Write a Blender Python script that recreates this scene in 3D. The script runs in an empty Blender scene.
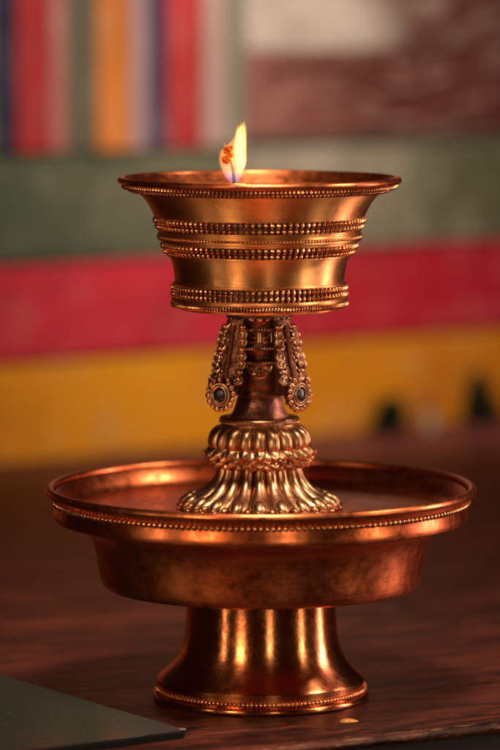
import bpy, math, random
from math import sin, cos, pi, radians, tan, atan, sqrt, copysign
from mathutils import Vector, Matrix
random.seed(7)
U = 0.0005                      # one photograph pixel at the lamp, in metres
F = 3780.0                      # focal length in photograph pixels
PITCH = atan(393.0 / F)
D, H = 3760.0, 717.0            # camera distance and height over the table (in U)
CX = -11.0
YAW = radians(37)                # the wall's turn; the table's edge and grain turn a little less
YAWT = radians(28)

def zy(y, depth=0.0):           # height of a pixel row at the lamp's depth (+ depth further away)
    return H - (D + depth) * tan(PITCH + atan((y - 375.0) / F))
def rs(y):
    z = zy(y)
    return (D * cos(PITCH) + (H - z) * sin(PITCH)) / F
def ray(px, py):
    v = Vector(((px - 250.0), F * cos(PITCH) - (py - 375) * sin(PITCH), -(F * sin(PITCH) + (py - 375) * cos(PITCH))))
    return Vector((CX, -D, H)), v
def on_table(px, py, z=0.0):
    o, v = ray(px, py)
    return o + v * ((z - o.z) / v.z)
EX = Vector((cos(YAW), sin(YAW), 0)); EY = Vector((-sin(YAW), cos(YAW), 0))
WP = on_table(250, 443)
def on_wall(px, py):            # (s, z) on the wall's face
    o, v = ray(px, py)
    p = o + v * ((WP - o).dot(EY) / v.dot(EY))
    return (p - WP).dot(EX), p.z

scene = bpy.context.scene
col = scene.collection

# ------------------------------------------------------------------ mesh helpers
class MB:
    def __init__(s): s.v = []; s.f = []
    def add(s, vs, fs):
        n = len(s.v); s.v.extend(vs); s.f.extend([tuple(i + n for i in f) for f in fs])
    def lathe(s, prof, seg=160, cap0=False, cap1=False, mod=None):
        n = len(prof); vs = []; fs = []
        for i, (r, z) in enumerate(prof):
            for k in range(seg):
                a = 2 * pi * k / seg
                rr = r if mod is None else r + mod(a, i, r, z)
                vs.append((rr * sin(a), -rr * cos(a), z))
        for i in range(n - 1):
            for k in range(seg):
                k2 = (k + 1) % seg
                fs.append((i*seg+k, i*seg+k2, (i+1)*seg+k2, (i+1)*seg+k))
        if cap0: fs.append(tuple(range(seg - 1, -1, -1)))
        if cap1: fs.append(tuple((n-1)*seg + k for k in range(seg)))
        s.add(vs, fs)
    def ell(s, M, nu=10, nv=7):       # unit sphere through matrix M
        vs = [M @ Vector((0, 0, 1))]; fs = []
        for j in range(1, nv):
            b = pi * j / nv
            for k in range(nu):
                a = 2 * pi * k / nu
                vs.append(M @ Vector((sin(b)*cos(a), sin(b)*sin(a), cos(b))))
        vs.append(M @ Vector((0, 0, -1))); L = len(vs) - 1
        for k in range(nu):
            k2 = (k + 1) % nu
            fs.append((0, 1 + k, 1 + k2))
            for j in range(nv - 2):
                fs.append((1+j*nu+k, 1+(j+1)*nu+k, 1+(j+1)*nu+k2, 1+j*nu+k2))
            fs.append((L, 1+(nv-2)*nu+k2, 1+(nv-2)*nu+k))
        s.add([tuple(p) for p in vs], fs)
    def bead_ring(s, r, z, n, rr, rt, rz, lean=0.0, jitter=0.07, off=0.0, nu=8, nv=6):
        for k in range(n):
            a = 2 * pi * (k + off) / n + random.uniform(-1, 1) * jitter * pi / n
            q = 1 + random.uniform(-.09, .09)
            M = (Matrix.Translation((r*sin(a), -r*cos(a), z)) @ Matrix.Rotation(a, 4, 'Z')
                 @ Matrix.Rotation(lean, 4, 'X') @ Matrix.Diagonal((rt*q, rr*q, rz*q, 1)))
            s.ell(M, nu, nv)
    def tube(s, pts, rad, seg=8, closed=False):
        pts = [Vector(p) for p in pts]; n = len(pts); vs = []; fs = []
        R = rad if callable(rad) else (lambda t: rad)
        prev = None
        for i, p in enumerate(pts):
            t = (pts[(i+1) % n] - pts[i-1]) if closed else (pts[min(i+1, n-1)] - pts[max(i-1, 0)])
            t.normalize()
            if prev is None:
                nrm = t.orthogonal().normalized()
            else:
                nrm = (prev - t * prev.dot(t)).normalized()
            prev = nrm; b = t.cross(nrm)
            for k in range(seg):
                a = 2 * pi * k / seg
                vs.append(tuple(p + (nrm * cos(a) + b * sin(a)) * R(i / max(1, n-1))))
        m = n if closed else n - 1
        for i in range(m):
            for k in range(seg):
                k2 = (k+1) % seg; j = (i+1) % n
                fs.append((i*seg+k, i*seg+k2, j*seg+k2, j*seg+k))
        if not closed:
            fs.append(tuple(range(seg-1, -1, -1))); fs.append(tuple((n-1)*seg+k for k in range(seg)))
        s.add(vs, fs)
    def box(s, x0, x1, y0, y1, z0, z1):
        s.add([(x0,y0,z0),(x1,y0,z0),(x1,y1,z0),(x0,y1,z0),(x0,y0,z1),(x1,y0,z1),(x1,y1,z1),(x0,y1,z1)],
              [(0,3,2,1),(4,5,6,7),(0,1,5,4),(1,2,6,5),(2,3,7,6),(3,0,4,7)])
    def build(s, name, m, parent=None, z0=0.0, sharp=35, bevel=0, label=None):
        me = bpy.data.meshes.new(name)
        me.from_pydata([(x*U, y*U, (z - z0)*U) for x, y, z in s.v], [], s.f)
        me.validate(); me.update()
        import bmesh
        bm = bmesh.new(); bm.from_mesh(me); bmesh.ops.recalc_face_normals(bm, faces=bm.faces); bm.to_mesh(me); bm.free()
        for p in me.polygons: p.use_smooth = True
        me.set_sharp_from_angle(angle=radians(sharp))
        o = bpy.data.objects.new(name, me); col.objects.link(o); me.materials.append(m)
        if parent: o.parent = parent
        if bevel:
            b = o.modifiers.new('bevel', 'BEVEL'); b.width = bevel * U; b.segments = 3; b.limit_method = 'ANGLE'
        if label: o['label'] = label
        return o
def thing(name, label, cat, loc=(0,0,0), rz=0.0, group=None):
    o = bpy.data.objects.new(name, None); col.objects.link(o)
    o.empty_display_size = .02
    o.location = Vector(loc) * U; o.rotation_euler = (0, 0, rz)
    o['label'] = label; o['category'] = cat
    if group: o['group'] = group
    return o

# ------------------------------------------------------------------ node helpers
class NT:
    def __init__(s, name):
        s.m = bpy.data.materials.new(name); s.m.use_nodes = True
        s.t = s.m.node_tree; s.t.nodes.clear()
        s.out = s.t.nodes.new('ShaderNodeOutputMaterial')
        s.tc = s.t.nodes.new('ShaderNodeTexCoord')
    def n(s, ty, **kw):
        nd = s.t.nodes.new('ShaderNode' + ty)
        for k, v in kw.items(): setattr(nd, k, v)
        return nd
    def l(s, a, b): s.t.links.new(a, b)
    def setin(s, sock, v):
        if hasattr(v, 'is_output'): s.l(v, sock)
        else: sock.default_value = v
    def coords(s, scale=(1,1,1), rot=(0,0,0), loc=(0,0,0)):
        mp = s.n('Mapping'); s.l(s.tc.outputs['Object'], mp.inputs[0])
        mp.inputs['Scale'].default_value = scale; mp.inputs['Rotation'].default_value = rot; mp.inputs['Location'].default_value = loc
        return mp.outputs[0]
    def noise(s, vec, scale, detail=4, rough=.55, dist=0):
        nd = s.n('TexNoise'); s.l(vec, nd.inputs['Vector'])
        nd.inputs['Scale'].default_value = scale; nd.inputs['Detail'].default_value = detail
        nd.inputs['Roughness'].default_value = rough; nd.inputs['Distortion'].default_value = dist
        return nd.outputs['Fac']
    def ramp(s, fac, stops, interp='LINEAR'):
        nd = s.n('ValToRGB'); s.l(fac, nd.inputs[0]); e = nd.color_ramp; e.interpolation = interp
        while len(e.elements) < len(stops): e.elements.new(.5)
        for el, (p, c) in zip(e.elements, stops):
            el.position = p; el.color = (c, c, c, 1) if isinstance(c, (int, float)) else (*c, 1)
        return nd.outputs[0]
    def mix(s, fac, a, b, mode='MIX'):
        nd = s.n('Mix', data_type='RGBA', blend_type=mode)
        s.setin(nd.inputs[0], fac)
        for i, v in ((6, a), (7, b)):
            s.setin(nd.inputs[i], v if hasattr(v, 'is_output') else (*v, 1))
        return nd.outputs[2]
    def math(s, op, a, b=0.0, c=0.0, clamp=False):
        nd = s.n('Math', operation=op, use_clamp=clamp)
        for i, v in enumerate((a, b, c)): s.setin(nd.inputs[i], v)
        return nd.outputs[0]
    def bump(s, h, strength, dist, normal=None):
        nd = s.n('Bump'); s.l(h, nd.inputs['Height'])
        nd.inputs['Strength'].default_value = strength; nd.inputs['Distance'].default_value = dist
        if normal: s.l(normal, nd.inputs['Normal'])
        return nd.outputs[0]
    def bsdf(s, color, rough, metallic=0.0, normal=None, **kw):
        b = s.n('BsdfPrincipled')
        s.setin(b.inputs['Base Color'], color if hasattr(color, 'is_output') else (*color, 1))
        s.setin(b.inputs['Roughness'], rough); b.inputs['Metallic'].default_value = metallic
        if normal: s.l(normal, b.inputs['Normal'])
        for k, v in kw.items(): s.setin(b.inputs[k.replace('_', ' ')], v)
        s.l(b.outputs[0], s.out.inputs['Surface']); return b

def copper(name, c_hi, c_lo, c_dark, r0, r1, turned=True, aniso=0.0, tarnish=.5, bumpk=.08, blot=28):
    k = NT(name)
    o = k.coords()
    big = k.noise(o, blot, 5, .6, .6)
    fine = k.noise(o, blot * 7, 6, .65)
    streak = k.noise(k.coords((40, 40, 2600)) if turned else k.coords((300, 300, 300)), 1, 3, .6)
    c = k.mix(k.ramp(big, [(.35, 0), (.65, 1)]), c_lo, c_hi)
    spots = k.math('MULTIPLY', k.ramp(fine, [(.46, 0), (.78, 1)]), k.ramp(big, [(.3, 1), (.62, .15)]))
    c = k.mix(k.math('MULTIPLY', spots, tarnish), c, c_dark)
    c = k.mix(k.math('MULTIPLY', k.ramp(streak, [(.4, 0), (.75, 1)]), .38), c, c_dark)
    rg = k.math('MULTIPLY_ADD', k.ramp(fine, [(.3, 0), (.7, 1)]), r1 - r0, r0)
    rg = k.math('ADD', rg, k.math('MULTIPLY', spots, .10), clamp=True)
    nb = k.bump(streak, bumpk, .0004)
    nb = k.bump(k.noise(o, 160, 3, .5), bumpk * 1.2, .0012, nb)
    kw = {}
    b = k.bsdf(c, rg, 1.0, nb)
    if aniso:
        tg = k.n('Tangent', direction_type='RADIAL', axis='Z')
        k.l(tg.outputs[0], b.inputs['Tangent']); b.inputs['Anisotropic'].default_value = aniso
        b.inputs['Anisotropic Rotation'].default_value = ANROT
    return k.m
ANROT = 0.25

M = {}
M['tray'] = copper('copper_tray', (.80, .235, .085), (.64, .15, .052), (.20, .042, .02), .24, .40, aniso=.55, tarnish=.75)
M['bowl'] = copper('copper_bowl', (.78, .215, .075), (.58, .125, .042), (.16, .035, .016), .27, .42, aniso=.6, tarnish=.75)
M['foot'] = copper('copper_foot', (.82, .31, .12), (.64, .19, .07), (.22, .055, .025), .19, .28, aniso=.85, tarnish=.55)
M['cup'] = copper('bronze_cup', (.90, .47, .19), (.82, .37, .135), (.46, .17, .06), .44, .54, aniso=.9, tarnish=.2)
M['bead'] = copper('copper_bead', (.82, .39, .17), (.66, .27, .11), (.24, .085, .035), .24, .36, turned=False, tarnish=.5, blot=60)
M['bronze'] = copper('old_bronze', (.66, .40, .23), (.40, .21, .11), (.07, .03, .02), .26, .42, turned=False, tarnish=.85, bumpk=.2, blot=70)
M['lotus'] = copper('lotus_bronze', (.58, .31, .155), (.30, .135, .062), (.05, .022, .014), .27, .42, turned=False, tarnish=.75, bumpk=.2, blot=60)
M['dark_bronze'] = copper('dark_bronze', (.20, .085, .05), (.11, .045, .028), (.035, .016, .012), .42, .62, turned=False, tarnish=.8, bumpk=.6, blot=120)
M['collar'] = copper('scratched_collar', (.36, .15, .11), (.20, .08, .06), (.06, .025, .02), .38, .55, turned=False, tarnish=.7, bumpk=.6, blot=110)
def simple(name, c, rough, **kw):
    k = NT(name); n_ = k.noise(k.coords(), 300, 4)
    cc = k.mix(n_, tuple(x * .75 for x in c), tuple(min(1, x * 1.2) for x in c))
    k.bsdf(cc, rough, normal=k.bump(n_, .1, .0005), **kw); return k.m
M['stone'] = simple('dark_stone', (.012, .008, .008), .22)
M['cabochon'] = simple('brown_stone', (.012, .006, .005), .3)
M['butter'] = simple('melted_butter', (.30, .085, .012), .12)
M['wick'] = simple('charred_wick', (.02, .014, .01), .8)
M['wax'] = simple('amber_wax', (.55, .22, .05), .3)

# ------------------------------------------------------------------ pedestal tray
AX = 0.0
tray = thing('pedestal_tray', 'wide copper dish on a flared pedestal foot with beaded rims, on the dark table', 'tray')
def pr(lst):    # (half width px, pixel row) -> profile
    return [(w * rs(y), zy(y)) for w, y in lst]
def arc(cr, cz, rad, a0, a1, n=8):
    return [(cr + rad*cos(radians(a0 + (a1-a0)*i/n)), cz + rad*sin(radians(a0 + (a1-a0)*i/n))) for i in range(n+1)]
zf = zy(508)                          # the dish floor
# rim roll
b = MB()
zr = zy(489)
b.lathe(arc(212.0, zr + .4, 4.3, 0, 360, 16)[:-1] + [(212.0+4.3, zr + .4)], 224)
b.build('rim', M['tray'], tray)
# bowl: inner wall, floor, outer band, body
b = MB()
band = [(210.5, zr - 1), (208.2, zy(494.5)), (206.6, zy(498)), (206.6, zy(502)), (207.2, zy(506)), (208.2, zy(510)), (208.6, zy(513.5)), (207.6, zy(516.4)), (204.6, zy(518.4)),
        (199, zy(520)), (191, zy(521.8)), (184, zy(524.2)), (177.6, zy(527.6)), (172.8, zy(532)), (169.4, zy(538)), (166.9, zy(546)), (164.8, zy(556)), (163, zy(567)),
        (161.6, zy(576)), (160, zy(581)), (156.5, zy(584)), (150, zy(585)), (100, zy(586)), (70, zy(586))]
inner = [(6, zf+.3), (100, zf), (180, zf), (190, zf + .8), (194.5, zf + 3), (197, zf + 7), (201, zf + 14), (206, zr - 1)]
b.lathe(inner, 224, cap0=True)
b.build('dish_interior', M['tray'], tray)
b = MB(); b.lathe(band, 224); b.build('bowl', M['bowl'], tray)
b = MB(); b.bead_ring(208.2, zy(499.6), 220, 2.3, 2.45, 2.9); b.build('bead_band', M['bead'], tray)
# foot
foot = pr([(74, 583), (74.3, 600), (74.8, 612), (75.6, 625), (77, 637), (79.8, 648), (84.5, 657), (91, 665), (97.5, 671), (101.5, 674.5), (103, 676)]) 
foot += pr([(103.6, 677), (103.4, 679), (102.6, 683), (102.6, 688.5), (102, 690)])
b = MB(); b.lathe(foot, 200); b.build('foot', M['foot'], tray)
b = MB(); b.bead_ring(104.2 * rs(686), zy(686), 150, 1.9, 1.95, 2.3); b.build('bead_band', M['bead'], tray)
zb = 3.6
b = MB()
b.lathe([(96, 0.3), (104, 0.2)] + arc(105.5, zb, 3.4, -90, 90, 10) + [(102, zb + 3.6), (98, zb + 3.2)], 200, cap0=True)
b.build('base_ring', M['foot'], tray)

# ------------------------------------------------------------------ butter lamp
LX = -1.5
lamp = thing('butter_lamp', 'ornate bronze butter lamp goblet with a burning wick, standing in the copper dish', 'oil lamp', (LX, 0, zf))
def part(b, name, m, parent=None, sharp=35, label=None):
    return b.build(name, m, parent or lamp, z0=(zf if parent is None else zf), sharp=sharp, label=label)
# cup ----------------------------------------------------------------
zc = zy(180)
b = MB()
b.lathe(arc(138.2, zc, 3.3, 0, 360, 14)[:-1] + [(141.5, zc)], 200)
part(b, 'rim', M['tray'])
b = MB(); b.bead_ring(134.6, zc - 4.8, 204, 2.8, 1.75, 3.7, lean=-.45); part(b, 'rope_band', M['bead'])
b = MB(); b.bead_ring(130.0, zc - 9.0, 190, 1.6, 1.5, 1.6); part(b, 'bead_band', M['bead'])
b = MB()
outer = [(136, zc - 1)] + pr([(129, 188), (123.5, 191), (119.0, 194.5), (114.8, 199), (111.2, 204), (108, 210), (105.2, 216), (103.2, 222), (101.2, 230), (99, 239), (95.5, 246), (91.5, 253), (88.2, 260), (86.4, 267), (85.2, 275), (84.6, 283), (84.4, 303), (82.5, 307.5), (76, 309), (50, 309.5), (28, 310)])
b.lathe(outer, 200)
part(b, 'cup', M['cup'])
b = MB()
b.lathe([(20, zc-13)] + [(118.5, zc-13), (119.5, zc-12.6), (123, zc-9), (128.5, zc-4.5), (133, zc-1), (136.6, zc+2.6)], 200)
part(b, 'cup_interior', M['tray'])
b = MB(); b.lathe([(0.5, zc-9.3), (60, zc-9.3), (121, zc-9.3), (123.2, zc-8.9)], 120, cap0=True); part(b, 'melted_butter', M['butter'])
# bead rows of the cup
def bead_part(rows, name='bead_band', m='bead'):
    b = MB()
    for (w, y, n, rr, rt, rz, off) in rows:
        b.bead_ring(w * rs(y), zy(y), n, rr, rt, rz, off=off)
    part(b, name, M[m])
b = MB()
def strip(pts):
    b.lathe([(w * rs(y) + .9, zy(y)) for w, y in pts], 180)
strip([(104.2, 216.2), (101.3, 228.6)]); strip([(97.0, 241.8), (91.2, 253.2)]); strip([(84.6, 283.4), (84.4, 297.4)]); strip([(84.8, 300.4), (84.4, 305.8)])
b.lathe([(129.2, zc - 11.2), (131.4, zc - 8.6), (134.2, zc - 6.2), (136.2, zc - 2.4)], 180)
part(b, 'patina_shade_strip', M['dark_bronze'])  # dark strips behind the beads: patina plus painted-in shade of the gaps
bead_part([(104.4, 219.4, 108, 2.6, 2.35, 3.5, 0), (102.8, 225.6, 108, 2.3, 2.2, 2.6, 0)])
bead_part([(96.9, 244.6, 100, 2.6, 2.3, 3.6, 0), (94.0, 250.6, 100, 2.2, 2.1, 2.7, 0)])
bead_part([(86.6, 286.6, 96, 2.5, 2.15, 3.5, 0), (86.6, 292.9, 96, 2.4, 2.1, 3.2, .0)])
bead_part([(86.4, 303.2, 178, 2.4, 1.5, 3.0, 0)], 'rope_band')
b = MB()
def ring(w, y, rad, seg=180):
    b.lathe(arc(w * rs(y), zy(y), rad, 0, 360, 12)[:-1] + [(w * rs(y) + rad, zy(y))], seg)
ring(103.8, 215.2, 1.5); ring(100.6, 229.2, 1.5); part(b, 'moulding', M['cup'])
b = MB(); ring(100.2, 233.6, 2.0); ring(100.0, 238.0, 2.1); ring(97.2, 241.2, 1.3); part(b, 'moulding', M['cup'])
b = MB(); b.bead_ring(101.7*rs(235.8), zy(235.8), 190, 1.5, 1.6, 1.5); part(b, 'rope_band', M['bead'])
b = MB(); ring(92.0, 254.0, 1.4); part(b, 'moulding', M['cup'])
b = MB(); ring(85.6, 282.2, 1.5); ring(86.2, 298.2, 2.1); part(b, 'moulding', M['cup'])

# stem ----------------------------------------------------------------
b = MB()
b.lathe(pr([(28, 308), (33, 310.5), (34, 313), (33.5, 316), (31, 318), (27, 319), (25, 322), (24, 325), (24, 327)]) , 96)
b.lathe(pr([(24, 327), (24, 329), (22.8, 331), (22.4, 336), (22.4, 343), (23.2, 347), (24, 349), (23, 351), (21.5, 354), (21.5, 357), (23.5, 358.5), (25, 360), (25, 362.5), (24.3, 364),
        (24.2, 370), (23.8, 377), (23.0, 383), (22.0, 387), (21.6, 389), (22.6, 391), (22.8, 394), (21.2, 397)]), 96)
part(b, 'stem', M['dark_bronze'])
b = MB()
for (w, y) in ((24.2, 328), (24.4, 346.5)):
    b.bead_ring(w, zy(y), 60, 1.5, 1.25, 1.9)
b.bead_ring(25.2, zy(360.6), 70, 1.2, 1.1, 1.3)
part(b, 'rope_band', M['bronze'])
b = MB(); b.bead_ring(30.6, zy(316.6), 22, 2.6, 4.0, 2.4, lean=.5); part(b, 'collar_petals', M['bronze'])
b = MB()
b.lathe(pr([(21, 396), (22.6, 398), (23.4, 402), (24.6, 406), (26.6, 411), (29.2, 415), (30, 416.5)]), 96)
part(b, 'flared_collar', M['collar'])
# relief key fret and half-bowl medallion on front (and back) of the stem
def cyl(u, y, r):      # point on the front of the stem: u across, pixel row y at the front
    a = u / r
    return (r * sin(a), -r * cos(a), zy(y) + r * .1)
b = MB()
def stroke(pts, r, rad):
    P = []
    for (p, q) in zip(pts[:-1], pts[1:]):
        for i in range(6):
            P.append((p[0] + (q[0]-p[0])*i/6, p[1] + (q[1]-p[1])*i/6))
    P.append(pts[-1])
    b.tube([cyl(u, y, r) for u, y in P], rad, 6)
for sx in (-1, 1):
    stroke([(sx*1, 333), (sx*1, 342.5)], 22.8, .9)
    stroke([(sx*3.5, 333.5), (sx*10, 333.5), (sx*10, 338), (sx*4, 338), (sx*4, 342.5), (sx*10.5, 342.5)], 22.8, .9)
    stroke([(sx*12.5, 333), (sx*12.5, 342.5)], 22.8, .7)
part(b, 'key_fret', M['bronze'])
b = MB()
rb = 24.6
stroke([(-13, 364), (-6, 364.4), (0, 364.5), (6, 364.4), (13, 364)], rb, .8)
stroke([(13*cos(pi*i/16), 364 + 14*sin(pi*i/16)) for i in range(17)], rb - .8, .8)
def spiral(cx, cy, R, turns, a0, sgn=1, n=22):
    return [(cx + sgn*R*(1-.8*i/n)*cos(a0 + 2*pi*turns*i/n), cy + R*(1-.8*i/n)*sin(a0 + 2*pi*turns*i/n)) for i in range(n+1)]
for sx in (-1, 1):
    for (cx, cy, R) in ((8.3, 368, 2.6), (3.4, 367.4, 2.1), (5.6, 372.6, 2.3)):
        stroke(spiral(sx*cx, cy, R, 1.4, 0, sx, 10), rb - .3, .5)
for (u, y, q) in ((0, 370.4, 1.7), (0, 374.6, 1.4), (0, 366.8, 1.0), (9.8, 371.5, .8), (-9.8, 371.5, .8), (3, 370.6, .8), (-3, 370.6, .8)):
    b.ell(Matrix.Translation(cyl(u, y, rb - .3)) @ Matrix.Diagonal((q, q, q, 1)), 8, 6)
for u in (-4, 0, 4):
    stroke(spiral(u, 383.5, 2.0, 1.2, pi/2, 1 if u >= 0 else -1, 8), 21.8, .55)
part(b, 'bowl_medallion', M['bronze'])
# disc and lotus ------------------------------------------------------
b = MB()
b.lathe(pr([(28, 415.5), (36, 415.8), (39.2, 416.6), (40.2, 418), (40, 420), (38, 421.4), (38.6, 423.4), (38, 425), (34, 426)]), 120)
part(b, 'disc', M['lotus'])
b = MB(); b.bead_ring(39.6, zy(420.8), 110, 1.1, 1.0, 1.3); part(b, 'rope_band', M['lotus'])
NP = 20
def ab(x, p): return abs(x) ** p
b = MB()
dome = [(34, 424.2), (40, 424.9), (44.8, 426.6), (48, 429.6), (50.2, 433.4), (51.4, 437.6), (51.8, 441.6), (51.2, 445.6), (49, 448.8), (45, 451), (40, 453)]
L2 = []
P = [(w*rs(y), zy(y)) for w, y in dome]
b.lathe(P, 320, mod=lambda a, i, r, z: (ab(cos(NP*a/2), .55) - 1) * .14 * r * min(1, .25 + i/4))
part(b, 'lotus_dome', M['lotus'], sharp=60)
def ringM(a, r, z, rx=0.0, sc=(1,1,1)):
    return Matrix.Translation((r*sin(a), -r*cos(a), z)) @ Matrix.Rotation(a, 4, 'Z') @ Matrix.Rotation(rx, 4, 'X') @ Matrix.Diagonal((*sc, 1))
def petal(b, a, r, z, wd, ht, bulge, curl):
    # a solid, keeled petal with a pointed, outward-curling lower tip
    er = Vector((sin(a), -cos(a), 0)); eu = Vector((cos(a), sin(a), 0)); nu, nt = 8, 9; n1 = (nu+1)*(nt+1); vs = []; fs = []
    for back in (0, 1):
        for j in range(nt + 1):
            t = j / nt; w_ = wd * (1 - .35*(1-t)**3) * max(0.0, 1 - t**3.6)**.6 + .05
            for i in range(nu + 1):
                u = i / nu * 2 - 1
                y_ = bulge * (1 - abs(u)**2.2) * sin(pi * (.12 + .62*t)) + .9*max(0, 1 - abs(u)*3.5)*(.3 + t) + curl * t**3
                if back: y_ = y_*.25 - 2.6 + curl*t**3*.6
                vs.append(tuple(er*(r + y_) + eu*(u*w_) + Vector((0, 0, z - ht*t + 1.2*t**4))))
    for j in range(nt):
        for i in range(nu):
            p = j*(nu+1) + i
            fs.append((p, p+1, p+nu+2, p+nu+1)); fs.append((n1+p, n1+p+nu+1, n1+p+nu+2, n1+p+1))
        for i in (0, nu):
            p = j*(nu+1) + i; fs.append((p, p+nu+1, n1+p+nu+1, n1+p))
    for j in (0, nt):
        for i in range(nu):
            p = j*(nu+1) + i; fs.append((p, p+1, n1+p+1, n1+p))
    b.add(vs, fs)
b = MB()
for k in range(NP):
    a = 2*pi*k/NP
    q = 1 + random.uniform(-.05, .05)
    a2 = a + pi/NP
    petal(b, a2, 43.2, zy(455.0), 8.8*q, zy(455.0) - zy(467.0), 5.8, 1.6)
    petal(b, a, 44.8, zy(453.2), 9.0*q, zy(453.2) - zy(464.8), 6.8, 1.8)
    petal(b, a2, 46.4, zy(447.6), 8.8*q, zy(447.6) - zy(459.8), 6.8, 3.0)
    petal(b, a, 46.0, zy(444.0), 9.1*q, zy(444.0) - zy(457.0), 7.8, 1.8)
    b.ell(ringM(a2, 55.8, zy(452.8), -.9, (2.4, 3.0, 1.6)), 10, 8)
b.lathe([(w*rs(y), zy(y)) for w, y in ((40, 440), (45, 446), (45.5, 454), (43.5, 461), (40, 467), (36, 469))], 120)
part(b, 'turned_petals', M['lotus'])
b = MB()
sk = [(40.5, 456), (41.5, 463), (42.2, 468), (43.8, 473), (46.6, 478), (50.6, 483), (55.6, 487.5), (61.5, 491.3), (68, 494.6), (73.5, 497.5), (77, 500.6), (78.6, 504), (78.2, 507.0), (70, 507.6)]
P = [(w*rs(y), zy(y)) for w, y in sk]
def flute(a, i, r, z):
    c = ab(cos(NP*a/2), .62)
    return (c - 1) * (2.4 + .11*r)
b.lathe(P, 480, mod=flute)
part(b, 'fluted_skirt', M['lotus'], sharp=60)
b = MB()
for k in range(NP):
    a = 2*pi*k/NP; q = 1 + random.uniform(-.06, .06)
    b.ell(ringM(a, 73.0, zy(498.8), .6, (6.6*q, 10.0, 5.0*q)), 18, 12)           # toe of each petal
    b.ell(ringM(a, 79.4, zy(504.2), .1, (7.6*q, 4.4, 2.3)), 12, 7)            # curled lip
    b.ell(ringM(a + pi/NP, 76.5, zy(501.8), .3, (3.2, 5.0, 3.0*q)), 10, 7)
    b.ell(ringM(a + pi/NP, 80.8, zy(505.6), 0, (4.2, 3.2, 2.2)), 10, 7)
b.lathe([(60, zf + .2), (77, zf + .2), (80, zf + 1), (80.4, zf + 2), (78, zf + 3), (60, zf + 3.2)], 120)
part(b, 'petal_toes', M['lotus'])

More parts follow.
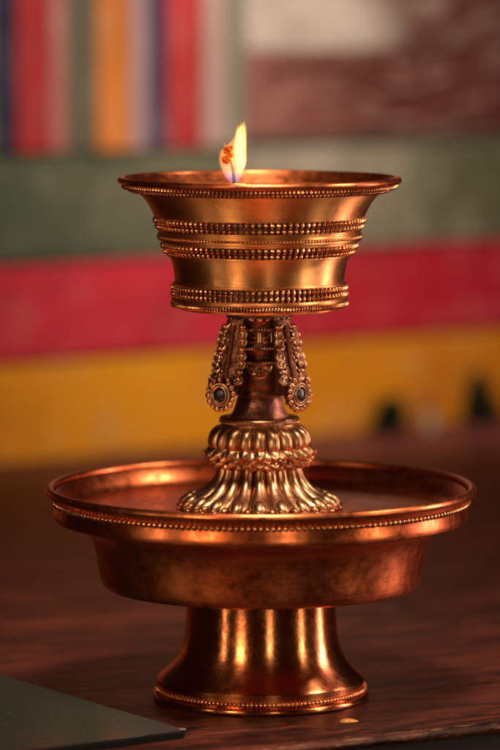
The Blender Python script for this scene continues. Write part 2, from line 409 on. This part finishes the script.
# brackets -------------------------------------------------------------
def bracket(phi):
    er = Vector((sin(phi), -cos(phi), 0)); face = radians({-43: -27, 43: 45, 137: 153, -137: -140}[round(phi * 180 / pi)])
    nr = Vector((sin(face), -cos(face), 0)); eu = Vector((cos(face), sin(face), 0))
    def cpt(y):     # spine radius for a pixel row
        t = (y - 321) / 75.0
        return 36.5 + 12*t + 7.5*max(0, t)**2.2
    comp = cos(phi) * .1
    def Pt(u, y, w=0.0):
        return er * cpt(y) + nr * (w - abs(u)**2 * .012) + eu * u + Vector((0, 0, zy(y) + cpt(y) * comp))
    def hw(y):
        t = (y - 321) / 75.0
        return 9.0 + 4.6 * min(1, t * 1.6)
    b = MB()
    ys = [320 + i * 3.0 for i in range(28)]
    g = 6; vs = []; fs = []
    for w in (0.0, -6.0):
        for y in ys:
            for j in range(g + 1):
                h = hw(y) if y < 386 else hw(y) * sqrt(max(.05, 1 - ((y-386)/18.0)**2))
                u = (j / g * 2 - 1) * h
                bumpw = (1.2 * sin(y * .9 + j * 2.1) + 1.0 * sin(y*.37 + j)) * .5 if w == 0 else 0
                vs.append(tuple(Pt(u, y, w + bumpw)))
    n1 = len(ys) * (g + 1)
    for i in range(len(ys) - 1):
        for j in range(g):
            a = i*(g+1) + j
            fs.append((a, a+1, a+g+2, a+g+1)); fs.append((n1+a, n1+a+g+1, n1+a+g+2, n1+a+1))
        for j in (0, g):
            a = i*(g+1) + j
            fs.append((a, a+g+1, n1+a+g+1, n1+a))
    for i in (0, len(ys)-1):
        for j in range(g):
            a = i*(g+1) + j
            fs.append((a, a+1, n1+a+1, n1+a))
    b.add(vs, fs)
    # web tying the bracket to the stem
    for (y0, y1) in ((319, 345), (345.2, 372), (372.2, 396)):
        q = []
        for u in (-3, 3):
            for y in (y0, y1):
                q.append(tuple(Pt(u, y, -4))); q.append(tuple(er * 17 + eu * u + Vector((0, 0, zy(y) + 2))))
        b.add(q, [(0,1,3,2), (4,6,7,5), (0,4,5,1), (2,3,7,6), (0,2,6,4), (1,5,7,3)])
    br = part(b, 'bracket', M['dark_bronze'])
    # rope spine
    b = MB()
    for i in range(30):
        y = 326 + i * 1.75
        m = Matrix.Translation(Pt(0, y, 2.0)) @ Matrix.Rotation(face, 4, 'Z') @ Matrix.Rotation(-.3, 4, 'X') @ Matrix.Diagonal((2.5, 2.2, 1.2, 1))
        b.ell(m, 8, 6)
    b.tube([Pt(0, 324 + i*3, .9) for i in range(19)], 1.5, 8)
    part(b, 'rope_spine', M['bronze'], br)
    # scroll border both sides
    b = MB()
    rows = [327, 334.5, 342, 349, 356.5, 364, 371.5, 380]
    for sx in (-1, 1):
        for i, y in enumerate(rows):
            u0 = sx * (hw(y) + .4)
            if i in (3, 6, 0):
                m = Matrix.Translation(Pt(u0 * .95, y, 1.6)) @ Matrix.Rotation(face, 4, 'Z') @ Matrix.Diagonal((4.0, 3.0, 2.7, 1))
                b.ell(m, 10, 7)
                b.tube([Pt(u0 - sx*(3 + k*.8), y + 1 - k*.9, 1.2) for k in range(5)], lambda t: 1.5 - t, 6)
                continue
            R = 4.7; n = 26; pts = []
            for k in range(n + 1):
                a = -.6*pi + 2*pi*1.55*k/n; rr = R * (1 - .78*k/n)
                pts.append(Pt(u0 + sx*rr*cos(a), y + rr*sin(a), 1.8 + 1.4*k/n))
            b.tube(pts, lambda t: 1.75 - .6*t, 8)
            b.ell(Matrix.Translation(Pt(u0, y, 2.8)) @ Matrix.Diagonal((1.15, 1.15, 1.15, 1)), 8, 6)
            # leaf flowing from the scroll to the spine
            b.tube([Pt(u0 - sx*(2.5 + 3.6*q), y - 2.5 - 3.2*q + 2.0*q*q, 1.2) for q in [k/6 for k in range(7)]], lambda t: 1.5*(1-t) + .35, 7)
    for k in range(26):
        y = 328 + random.random()*52; u = random.choice((-1, 1)) * random.uniform(2.6, hw(y) - 3)
        q = random.uniform(.8, 1.5)
        b.ell(Matrix.Translation(Pt(u, y, .8)) @ Matrix.Rotation(face, 4, 'Z') @ Matrix.Diagonal((q, 1.2, q*1.4, 1)), 8, 6)
    part(b, 'scroll_border', M['bronze'], br)
    # rosette
    b = MB(); yc = 394.0
    c0 = Pt(0, yc, 3.0)
    def Q(u, v, w=0.0): return c0 + eu*u + Vector((0, 0, v)) + nr*w
    def loop(ru, rv, w, rad):
        b.tube([Q(ru*cos(2*pi*k/40), rv*sin(2*pi*k/40), w) for k in range(40)], rad, 8, True)
    loop(10.2, 10.8, .8, 1.3); loop(7.4, 8.2, 1.6, 1.15)
    m = Matrix.Translation(Q(0, 0, -2.5)) @ Matrix.Rotation(face, 4, 'Z') @ Matrix.Diagonal((11, 4.0, 11.6, 1)); b.ell(m, 24, 10)
    for k in range(16):
        a = 2*pi*k/16 + .1
        if sin(a) > .93: continue
        q = 3.1 + .4*sin(k*2.4)
        m = Matrix.Translation(Q(13.6*cos(a), 15.0*sin(a), -1.0)) @ Matrix.Rotation(face, 4, 'Z') @ Matrix.Diagonal((q, q, q, 1)); b.ell(m, 10, 7)
        m = Matrix.Translation(Q(13.6*cos(a), 15.0*sin(a), 1.7)) @ Matrix.Diagonal((.9, .9, .9, 1)); b.ell(m, 6, 5)
    for (u, v, q) in ((0, 15.2, 3.2), (-8.5, 15.5, 2.2), (8.5, 15.5, 2.2), (0, 20, 2.0)):
        m = Matrix.Translation(Q(u, v, .6)) @ Matrix.Diagonal((q, q, q, 1)); b.ell(m, 10, 7)
    part(b, 'rosette', M['bronze'], br)
    b = MB()
    m = Matrix.Translation(Q(0, 0, .6)) @ Matrix.Rotation(face, 4, 'Z') @ Matrix.Diagonal((6.2, 2.2, 7.0, 1)); b.ell(m, 18, 10)
    part(b, 'cabochon', M['cabochon'], br)
for ph in (-43, 43, 137, -137):
    bracket(radians(ph))

# flame ----------------------------------------------------------------
FX, FY = -26.0 + 0.0, -6.0
def flame_mesh(rows, depth, yo=0.0, n=28):
    b = MB(); prof = []
    # resample smoothly
    from bisect import bisect
    ysr = [r[0] for r in rows]; m = 40; vs = []; fs = []
    for i in range(m + 1):
        y = ysr[0] + (ysr[-1] - ysr[0]) * i / m
        k = 0
        while k < len(rows) - 2 and (rows[k+1][0] - y) * (ysr[-1] - ysr[0]) < 0: k += 1
        t = (y - rows[k][0]) / (rows[k+1][0] - rows[k][0])
        def cr(j):
            p = [rows[max(0, k-1)][j], rows[k][j], rows[k+1][j], rows[min(len(rows)-1, k+2)][j]]
            return .5*((2*p[1]) + (-p[0]+p[2])*t + (2*p[0]-5*p[1]+4*p[2]-p[3])*t*t + (-p[0]+3*p[1]-3*p[2]+p[3])*t**3)
        cx, w = cr(1), max(.3, cr(2))
        for q in range(n):
            a = 2*pi*q/n
            vs.append((cx - 260 + w*cos(a), FY + yo + w*depth*sin(a), zy(y)))
    for i in range(m):
        for q in range(n):
            q2 = (q+1) % n
            fs.append((i*n+q, i*n+q2, (i+1)*n+q2, (i+1)*n+q))
    fs.append(tuple(range(n-1, -1, -1))); fs.append(tuple(m*n+q for q in range(n)))
    b.add(vs, fs); return b
rows = [(186, 235, 1.5), (182, 234.8, 4.0), (178, 234.2, 7.2), (172, 233.8, 10.4), (165, 233.4, 13.0), (158, 233.4, 14.0), (151, 234.2, 13.4), (146.5, 236.4, 10.8), (143, 238.4, 8.9), (139, 240.3, 7.2), (132, 241.6, 5.8), (127, 242.4, 4.2), (122, 243.0, 1.0)]
core = [(173, 240, 1.5), (168, 241.0, 4.2), (160, 241.0, 6.0), (152, 240.6, 6.0), (144, 240.8, 6.1), (136, 241.4, 5.2), (130, 242, 4.0), (125, 242.6, 1.6)]
def flame_mat(name, stops, dens):
    k = NT(name)
    geo = k.n('NewGeometry'); sep = k.n('SeparateXYZ'); k.l(geo.outputs['Position'], sep.inputs[0])
    zn = k.math('DIVIDE', k.math('SUBTRACT', sep.outputs['Z'], zy(186)*U), (zy(122)-zy(186))*U, clamp=True)
    c = k.ramp(zn, stops)
    e = k.n('Emission'); k.l(c, e.inputs[0])
    k.l(k.math('MULTIPLY', k.ramp(zn, dens), FLAME_S), e.inputs[1])
    k.l(e.outputs[0], k.out.inputs['Volume']); return k.m
FLAME_S = 400.0
fm = flame_mat('flame_gas', [(0, (.16, .3, 1)), (.12, (.3, .5, 1)), (.24, (1, .50, .22)), (.42, (1, .20, .012)), (.7, (1, .26, .02)), (1, (1, .4, .06))],
               [(0, .25), (.2, .35), (.4, .45), (.8, .6), (1, .9)])
FLAME_S = 1050.0
fc = flame_mat('flame_core', [(.2, (1, .55, .2)), (.5, (1, .58, .15)), (.8, (1, .54, .11)), (1, (1, .5, .10))], [(.2, .25), (.4, .8), (.8, 1), (1, .5)])
fl = part(flame_mesh(rows, .62), 'flame', fm)
part(flame_mesh(core, .6), 'flame_core', fc, fl)
wisp = MB()
for (xa, ya, xb, yb_, w_) in ((239.2, 138, 238.0, 124.5, 2.0), (244.6, 132, 245.4, 119.5, 1.9), (226.5, 150, 225.5, 141.5, 1.8)):
    wisp.tube([(xa + (xb-xa)*i/10 + .5*sin(i*.7) - 260, FY, zy(ya + (yb_-ya)*i/10)) for i in range(11)], lambda t, w_=w_: w_*max(.06, sin(pi*(.18 + .8*t))), 10)
part(wisp, 'flame_wisp', fm, fl)
# wick: a charred stalk rising out of the butter and curling into glowing ember knots
b = MB()
wp = [(235.5, 190), (235, 183), (234.6, 176), (233.6, 168), (232, 160), (230.6, 154), (229.6, 150), (228, 147)]
b.tube([(x - 260, FY - .5, zy(y)) for x, y in wp], lambda t: 2.1 - .9*t, 8)
wk = part(b, 'wick', M['wick'])
k = NT('glowing_ember'); nn = k.noise(k.coords(), 900, 4)
cc = k.ramp(nn, [(.35, (.22, .010, .001)), (.55, (.62, .06, .004)), (.72, (1, .30, .03))])
bb = k.bsdf((.012, .004, .002), 1.0, Specular_IOR_Level=0.0, Emission_Color=cc, Emission_Strength=1.2)
b = MB()
for (x, y, q, dy) in ((228.2, 150.2, 4.3, -5), (227, 159.4, 4.4, -6), (231.3, 147.4, 2.4, -5), (230.6, 155.0, 3.0, -4)):
    b.ell(Matrix.Translation((x - 260, FY + dy*.9, zy(y))) @ Matrix.Diagonal((q, q*.9, q, 1)), 16, 12)
part(b, 'ember', k.m, wk)

# ------------------------------------------------------------------ table
fe = on_table(400, 734)
TX = Vector((cos(YAWT), sin(YAWT), 0)); TY = Vector((-sin(YAWT), cos(YAWT), 0))
t_front = (fe - WP).dot(TY)
k = NT('table_wood')
o = k.coords()
warp = k.noise(k.coords((3, 14, 14)), 1.6, 4, .6)
gr = k.noise(k.coords((5, 190, 120)), 1, 7, .65, 1.2)
fin = k.noise(k.coords((26, 900, 500)), 1, 4, .6)
gr2 = k.noise(k.coords((16, 55, 55)), 1, 6, .68, 1.5)
blot = k.noise(k.coords((5, 16, 16)), 1.3, 5, .62, .5)
c = k.mix(k.ramp(gr, [(.36, 0), (.66, 1)]), (.006, .0016, .0012), (.115, .021, .010))
c = k.mix(k.math('MULTIPLY', k.ramp(gr2, [(.43, 0), (.54, 1)]), .92), c, (.007, .0018, .0014))
c = k.mix(k.math('MULTIPLY', k.ramp(blot, [(.48, 0), (.70, 1)]), .7), c, (.15, .031, .018))
c = k.mix(k.math('MULTIPLY', k.ramp(fin, [(.54, 0), (.70, 1)]), .75), c, (.010, .004, .003))
sep = k.n('SeparateXYZ'); k.l(o, sep.inputs[0])
wearn = k.noise(k.coords((60, 260, 260)), 1, 6, .7)
yy = k.math('MULTIPLY', k.math('SUBTRACT', sep.outputs['Y'], t_front * U), 1 / U)         # distance from the front edge in U
wb = k.math('SUBTRACT', k.math('MULTIPLY', k.ramp(wearn, [(.40, 0), (.66, 1)]), 30), 5)
wear = k.ramp(k.math('DIVIDE', k.math('SUBTRACT', wb, yy), 12, clamp=True), [(.2, 0), (.8, 1)])
wear = k.math('MULTIPLY', wear, k.ramp(k.math('MULTIPLY_ADD', sep.outputs['Z'], 1/(U*12), 1.0), [(.3, 0), (.75, 1)]))
mauve_fade = k.ramp(k.math('MULTIPLY_ADD', sep.outputs['Y'], 1/(U*380.0), k.math('MULTIPLY_ADD', blot, .6, .72)), [(0.05, 0), (.85, 1)])  # mauve tint growing towards the wall, broken up by noise
c = k.mix(k.math('MULTIPLY', mauve_fade, .75), c, (.20, .056, .054))
tan_c = k.mix(k.ramp(fin, [(.4, 0), (.65, 1)]), (.06, .022, .010), (.26, .12, .05))
c = k.mix(k.math('MULTIPLY', wear, .85), c, tan_c)
speck = k.noise(k.coords((420, 420, 420)), 1, 2, .5)
c = k.mix(k.ramp(speck, [(.735, 0), (.77, 1)]), c, (.32, .18, .13))
rg = k.math('ADD', k.math('MULTIPLY', k.ramp(gr, [(.3, 0), (.7, 1)]), .18), k.math('MULTIPLY_ADD', blot, .25, .22))
nb = k.bump(gr2, .5, .003); nb = k.bump(gr, .4, .0012, nb); nb = k.bump(fin, .3, .0005, nb); nb = k.bump(warp, .3, .01, nb)
k.bsdf(c, rg, 0, nb, Specular_IOR_Level=.24)
M['wood'] = k.m
tb = thing('wooden_table', 'dark red-brown wooden table with a worn front edge under the copper dish', 'table', WP, YAWT)
b = MB()
nx = 160; xs = [-2600 + 5600*i/nx for i in range(nx+1)]
import mathutils
def ed(x, s): return 3.5*mathutils.noise.noise((x*.02, s, 0)) + 1.6*mathutils.noise.noise((x*.11, s, 2))
x0s = (fe - WP).dot(TX)
xs = sorted(set([round(x, 2) for x in xs] + [round(x0s - 500 + i*4, 2) for i in range(380)]))
prof = [(26, 0), (7, 0), (3, -1.0), (1, -3.0), (0.6, -6), (2.5, -10)]
vs = []; fs = []
for x in xs:
    e = ed(x, 1)
    yb = x * tan(YAW - YAWT) - 7.0
    vs.append((x, yb, 0.0))
    for j, (dy, dz) in enumerate(prof):
        vs.append((x, t_front + dy + (e if j else 0), dz - (abs(ed(x, 5)) * .5 if 0 < j < 4 else 0)))
    vs.append((x, yb, -10))
m_ = len(prof) + 2
for i in range(len(xs) - 1):
    for j in range(m_):
        j2 = (j+1) % m_
        fs.append((i*m_+j, i*m_+j2, (i+1)*m_+j2, (i+1)*m_+j))
fs.append(tuple(range(m_))); fs.append(tuple((len(xs)-1)*m_ + j for j in range(m_-1, -1, -1)))
b.add(vs, fs); b.build('table_top', M['wood'], tb, sharp=50)
b = MB(); b.box(-2580, 2980, t_front + 16, t_front + 60, -140, -10.2); b.build('apron', simple('dark_apron', (.012, .004, .003), .7), tb)

# ------------------------------------------------------------------ painted wall
wall = thing('painted_wall', 'painted board wall of grey-green, red and yellow bands with striped upper panel behind the table', 'wall', WP, YAW)
def paint(name, c1, c2, rough=.5, wear=(.3, .2, .15), wk=.35, sc=5.0, st=(1, 1, 1), sheen=.14):
    k = NT(name)
    v = k.coords(st)
    n1 = k.noise(v, sc, 4, .6, .4); n2 = k.noise(v, sc*6, 5, .65); n3 = k.noise(k.coords((3, 3, 60)), 2, 4, .6)
    c = k.mix(k.ramp(n1, [(.35, 0), (.66, 1)]), c1, c2)
    c = k.mix(k.math('MULTIPLY', k.ramp(n2, [(.52, 0), (.7, 1)]), wk), c, wear)
    k.bsdf(c, k.math('MULTIPLY_ADD', n2, .25, rough - .1), 0, k.bump(k.math('ADD', n3, n2), .25, .001), Specular_IOR_Level=sheen)
    return k.m
def paint2(name, cA, cB, s0, s1, k_n=.9, sc=5.0, st=(1, 1, 1), rough=.5, wear=(.3, .25, .2), wk=.4, dark=(.03, .02, .015)):
    # uneven paint: cA on one side of the board giving way to cB on the other
    k = NT(name); v = k.coords(st)
    n1 = k.noise(v, sc, 5, .62, .5); n2 = k.noise(v, sc*5, 5, .65); n3 = k.noise(k.coords((3, 3, 60)), 2, 4, .6)
    sep = k.n('SeparateXYZ'); k.l(k.tc.outputs['Object'], sep.inputs[0])
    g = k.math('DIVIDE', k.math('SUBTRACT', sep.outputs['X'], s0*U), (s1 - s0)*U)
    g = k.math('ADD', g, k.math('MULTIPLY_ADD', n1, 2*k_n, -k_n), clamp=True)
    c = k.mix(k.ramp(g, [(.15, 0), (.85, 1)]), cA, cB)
    c = k.mix(k.math('MULTIPLY', k.ramp(n2, [(.50, 0), (.64, 1)]), wk), c, wear)
    c = k.mix(k.math('MULTIPLY', k.ramp(k.noise(v, sc*2.3, 5, .6), [(.50, 0), (.66, 1)]), .62), c, dark)
    k.bsdf(c, k.math('MULTIPLY_ADD', n2, .25, rough - .1), 0, k.bump(k.math('ADD', n3, n2), .25, .001), Specular_IOR_Level=.14)
    return k.m
def W(px, py): return on_wall(px, py)
zY, zR, zG = W(250, 345)[1], W(250, 251)[1], W(250, 146)[1]
zT = 1000.0; SL, SR = -1500.0, 2600.0
def board(name, m, s0, s1, z0, z1, face=0.0, label=None, thick=26):
    b = MB(); b.box(s0, s1, face, thick, z0, z1)
    return b.build(name, m, wall, bevel=3.0, label=label)
S = lambda px, py: W(px, py)[0]
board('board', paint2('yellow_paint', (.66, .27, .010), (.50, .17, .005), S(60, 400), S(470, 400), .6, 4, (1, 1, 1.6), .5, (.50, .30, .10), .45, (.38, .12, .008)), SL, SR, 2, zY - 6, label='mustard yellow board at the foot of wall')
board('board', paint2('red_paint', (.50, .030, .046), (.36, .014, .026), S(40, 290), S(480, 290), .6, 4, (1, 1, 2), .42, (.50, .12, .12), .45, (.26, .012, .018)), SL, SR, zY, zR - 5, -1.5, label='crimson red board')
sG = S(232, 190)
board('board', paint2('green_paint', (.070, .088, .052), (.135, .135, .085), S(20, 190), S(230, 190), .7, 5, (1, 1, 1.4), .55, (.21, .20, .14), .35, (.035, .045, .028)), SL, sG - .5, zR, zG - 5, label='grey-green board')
board('board', paint2('painted_reflection_green', (.34, .30, .225), (.085, .085, .045), S(290, 190), S(480, 190), .5, 5, (1, 1, 1.4), .5, (.40, .36, .28), .4, (.11, .10, .06)), sG + .5, SR, zR, zG - 5, label='worn board with a pale painted light reflection, turning olive')  # pale area is a gloss light reflection put into the paint colour
# vertical stripes, upper left
stripes = [(-160, -110, (.05, .04, .09)), (-110, -60, (.35, .06, .05)), (-60, -6, (.10, .11, .08)), (-6, 17, (.022, .02, .05)), (17, 50, (.40, .035, .034)), (50, 67, (.45, .17, .14)), (67, 97, (.125, .12, .08)),
           (97, 131, (.58, .19, .035)), (131, 149, (.40, .27, .29)), (149, 168, (.075, .05, .10)), (168, 203, (.50, .045, .045)), (203, 226, (.50, .34, .29)), (226, 245, (.26, .25, .18))]
for i, (a, d, c) in enumerate(stripes):
    m = paint('stripe_paint_%d' % i, c, tuple(x*.55 for x in c), .5, tuple(min(.6, x*.6 + .22) for x in c), .5, 9, (1, 1, .35))
    board('stripe_slat', m, W(a, 90)[0] + .6, W(d, 90)[0] - .6, zG, zT, -1.0 - .6*(i % 2))
s2 = W(246, 90)[0]
zB1 = W(390, 50)[1]; zB0 = W(390, 133)[1]
board('panel', paint2('cream_paint', (.50, .43, .36), (.085, .028, .020), S(320, 25), S(420, 25), .7, 5, (1, 1, 3.0), .5, (.44, .34, .28), .55, (.13, .05, .035)), s2, SR, zB1 + 1, zT, -1, label='top board with cream paint worn to brown')
board('panel', paint2('maroon_paint', (.25, .095, .075), (.085, .018, .013), S(250, 95), S(400, 95), 1.0, 6, (1, 1, 5.0), .5, (.46, .31, .25), .6, (.05, .010, .008)), s2, SR, zB0, zB1 - 1, -3, label='maroon board with pale worn patches')
board('ledge', paint('dark_green_trim', (.06, .055, .04), (.10, .07, .05), .5), s2, SR, zG - .5, zB0 - 1, -5, label='thin dark ledge strip')

# dark blurred ornaments at the foot of the yellow board
def tuft(px, base, h, w, lab, tall):
    s, _ = W(px, base)
    p = WP + EX * s - EY * 26
    t = thing('leaf_ornament', lab, 'ornament', p, YAW, 'dark green ornaments at foot of the yellow board')
    b = MB(); rnd = random.Random(int(px))
    for i in range(380):
        f = rnd.random() ** .8
        z = f * h; rad = w * (1 - f) ** (.8 if tall else .45) * rnd.uniform(.3, 1)
        a = rnd.uniform(0, 2*pi)
        M_ = Matrix.Translation((rad*cos(a) + (w*.25*(1-f) if tall else 0), rad*sin(a)*.6, z + 2)) @ Matrix.Rotation(a, 4, 'Z') @ Matrix.Rotation(rnd.uniform(-.8, .3), 4, 'Y') @ Matrix.Diagonal((8.5, 4.0, 1.6, 1))
        b.ell(M_, 6, 4)
    b.build('leaves', M['leaf'], t)
    b = MB(); b.lathe([(7, 0.1), (7.5, 1.5), (3, 3.5), (2.2, h*.5), (.8, h*.85)], 12, True, True); b.build('stem', M['leafstem'], t)
    return t
M['leaf'] = simple('dark_leaf', (.007, .020, .008), .75, Specular_IOR_Level=.2)
M['leafstem'] = simple('leaf_stem', (.03, .02, .01), .7)
tuft(381, 432.5, 54, 42, 'low rounded dark green leafy ornament at foot of the yellow board', False)
tuft(468, 426.5, 84, 52, 'tall pointed dark green leafy ornament at foot of the yellow board', True)
s, _ = W(421, 430); p = WP + EX*s - EY*22
fg = thing('figurine', 'small pale figurine with a dull red top between two dark green ornaments', 'figurine', p, YAW)
b = MB(); b.lathe([(10, .1), (11, 2), (9, 6), (10.5, 14), (9, 22), (5.5, 27), (3, 28)], 24, True, True); b.build('body', simple('pale_clay', (.30, .27, .16), .6), fg)
b = MB(); b.lathe([(3, 28), (7.5, 31), (8.5, 37), (7, 43), (4, 48), (1.2, 53)], 24, True, True); b.build('head', simple('red_clay', (.26, .045, .02), .6), fg)

# ------------------------------------------------------------------ glossy sheet, wax drop, crumbs
TH = 8.0
C0 = on_table(187, 730, TH); Ca = on_table(12, 678, TH); Cb = on_table(0, 747.5, TH)
da = (Ca - C0).normalized(); db = (Cb - C0); db = (db - da * db.dot(da)).normalized()
k = NT('black_glass')
n1 = k.noise(k.coords((1, 1, 1)), 60, 5, .7); n2 = k.noise(k.coords(), 900, 2, .5)
c = k.mix(k.ramp(n2, [(.70, 0), (.74, 1)]), (.012, .011, .009), (.25, .13, .08))
k.bsdf(c, k.math('MULTIPLY_ADD', n1, .08, .04), 0, None, Specular_IOR_Level=.2)
M['glass'] = k.m
M['edge'] = simple('black_edge', (.004, .0035, .0035), .85, Specular_IOR_Level=.1)
sh = thing('glossy_slab', 'glossy black slab with a chipped corner lying flat on the table beside the pedestal foot', 'slab', (C0.x, C0.y, 0.3))
LA, LB = 520.0, 420.0
b = MB()
def slab(b, ins, z0, z1):
    q = []
    base = [(ins, ins), (LA, ins), (LA, LB), (ins, LB)]
    # chipped corner at the origin
    base = [(ins, ins + 5), (ins + 2.2, ins + 3), (ins + 3.5, ins)] + base[1:]
    n = len(base)
    for z in (z0, z1):
        for a, d in base:
            p = da*a + db*d; q.append((p.x, p.y, z))
    b.add(q, [tuple(range(n)), tuple(range(2*n-1, n-1, -1))] + [(i, (i+1) % n, n+(i+1) % n, n+i) for i in range(n)])
slab(b, 0, 0, TH - 1.6); b.build('slab_body', M['edge'], sh, bevel=.7)
b = MB(); slab(b, 1.2, TH - 1.5, TH); b.build('glass_top', M['glass'], sh, bevel=.25)
b = MB()
rnd = random.Random(3)
for i in range(9):
    p = da*rnd.uniform(.5, 7) + db*rnd.uniform(.5, 5)
    q = rnd.uniform(.35, .8)
    b.ell(Matrix.Translation((p.x, p.y, TH + .2)) @ Matrix.Rotation(rnd.random()*3, 4, 'Z') @ Matrix.Diagonal((q*1.5, q, q*.6, 1)), 6, 4)
b.build('chips', simple('white_chip', (.36, .32, .32), .6), sh)

p = on_table(348, 722.5)
b = MB()
vs = []
for i in range(13):
    t = i / 12; w = 5.0 * (sin(pi * t ** .8)) ** .8 + .15
    vs.append((w, t))
seg = 14; V = []; Fc = []
for i, (w, t) in enumerate(vs):
    for q in range(seg):
        a = 2*pi*q/seg
        V.append(((t - .45) * 19, w*cos(a), max(0.05, 2.0 + w*.62*sin(a) * 1.0 - 1.0)))
for i in range(len(vs) - 1):
    for q in range(seg):
        q2 = (q+1) % seg; Fc.append((i*seg+q, i*seg+q2, (i+1)*seg+q2, (i+1)*seg+q))
Fc += [tuple(range(seg)), tuple((len(vs)-1)*seg+q for q in range(seg))]
b.add(V, Fc)
w = b.build('wax_drop', M['wax']); w.location = p * U; w.rotation_euler = (0, 0, .15)
w['label'] = 'small amber teardrop of wax on the table in front of the pedestal foot'; w['category'] = 'wax drop'

# ------------------------------------------------------------------ lights
def area(name, az, dist, z, sx, sy, power, color, target=(0, 0, .12)):
    l = bpy.data.lights.new(name, 'AREA'); l.shape = 'RECTANGLE'; l.size = sx; l.size_y = sy; l.energy = power; l.color = color
    o = bpy.data.objects.new(name, l); col.objects.link(o)
    a = radians(az); o.location = (dist*sin(a), -dist*cos(a), z)
    d = Vector(target) - Vector(o.location); o.rotation_euler = d.to_track_quat('-Z', 'Y').to_euler()
    return o
def spot(name, loc, target, power, angle, blend, color, size=.05):
    l = bpy.data.lights.new(name, 'SPOT'); l.energy = power; l.spot_size = radians(angle); l.spot_blend = blend; l.color = color; l.shadow_soft_size = size
    o = bpy.data.objects.new(name, l); col.objects.link(o); o.location = loc
    d = Vector(target) - Vector(loc); o.rotation_euler = d.to_track_quat('-Z', 'Y').to_euler()
    return o
WARM = (1, .74, .46)
area('window_light', -30, 1.1, .36, .13, .36, 4.0, (1, .68, .38))
area('window_light', -56, 1.1, .20, .014, .36, .9, (1, .78, .5))
area('window_light', 13, 1.2, .20, .014, .36, 1.15, (1, .76, .48))
area('window_light', 63, 1.1, .22, .016, .40, 1.9, (1, .76, .50))
area('window_light', 100, .9, .24, .05, .50, 5.0, (1, .64, .56))
spot('roof_spot', (.80, -.10, .92), (0, 0, .14), 32, 22, .8, (1, .76, .58), .10)
tl = area('overhead_fill', 5, .42, 1.25, .30, .30, 1.4, (1, .82, .64), (0, -.02, .15)); tl.data.spread = radians(40)  # unseen area lamp added overhead to brighten the cup
wp3 = (WP + EX*W(265, 90)[0]) * U
spot('wall_spot', (.25, .0, 1.3), (wp3.x, wp3.y, .33), 124, 32, 1.0, (1, .88, .76), .12)  # unseen spot added to brighten the painted wall
pl = bpy.data.lights.new('flame_light', 'POINT'); pl.energy = .26; pl.color = (1, .45, .13); pl.shadow_soft_size = .004
po = bpy.data.objects.new('flame_light', pl); col.objects.link(po); po.location = ((LX + 240 - 260)*U, (FY - 1)*U, zy(150)*U)

wd = bpy.data.worlds.new('World'); scene.world = wd; wd.use_nodes = True
bg = wd.node_tree.nodes['Background']; bg.inputs[0].default_value = (.30, .13, .075, 1); bg.inputs[1].default_value = .05

# ------------------------------------------------------------------ camera
cam = bpy.data.cameras.new('camera'); co = bpy.data.objects.new('camera', cam); col.objects.link(co)
co.location = (CX*U, -D*U, H*U); co.rotation_euler = (pi/2 - PITCH, 0, 0)
cam.sensor_fit = 'VERTICAL'; cam.sensor_height = 36.0; cam.sensor_width = 24.0
cam.lens = 36.0 * F / 750.0
cam.clip_start = .05; cam.clip_end = 200
cam.dof.use_dof = True; cam.dof.focus_distance = D*U*1.0 - .03; cam.dof.aperture_fstop = 5.0
scene.camera = co
scene.render.engine = 'CYCLES'
scene.cycles.use_denoising = True
scene.cycles.max_bounces = 8; scene.cycles.glossy_bounces = 6
scene.cycles.sample_clamp_indirect = 5.0
scene.view_settings.view_transform = 'Standard'; scene.view_settings.look = 'None'
scene.view_settings.exposure = 0.0; scene.view_settings.gamma = 1.0
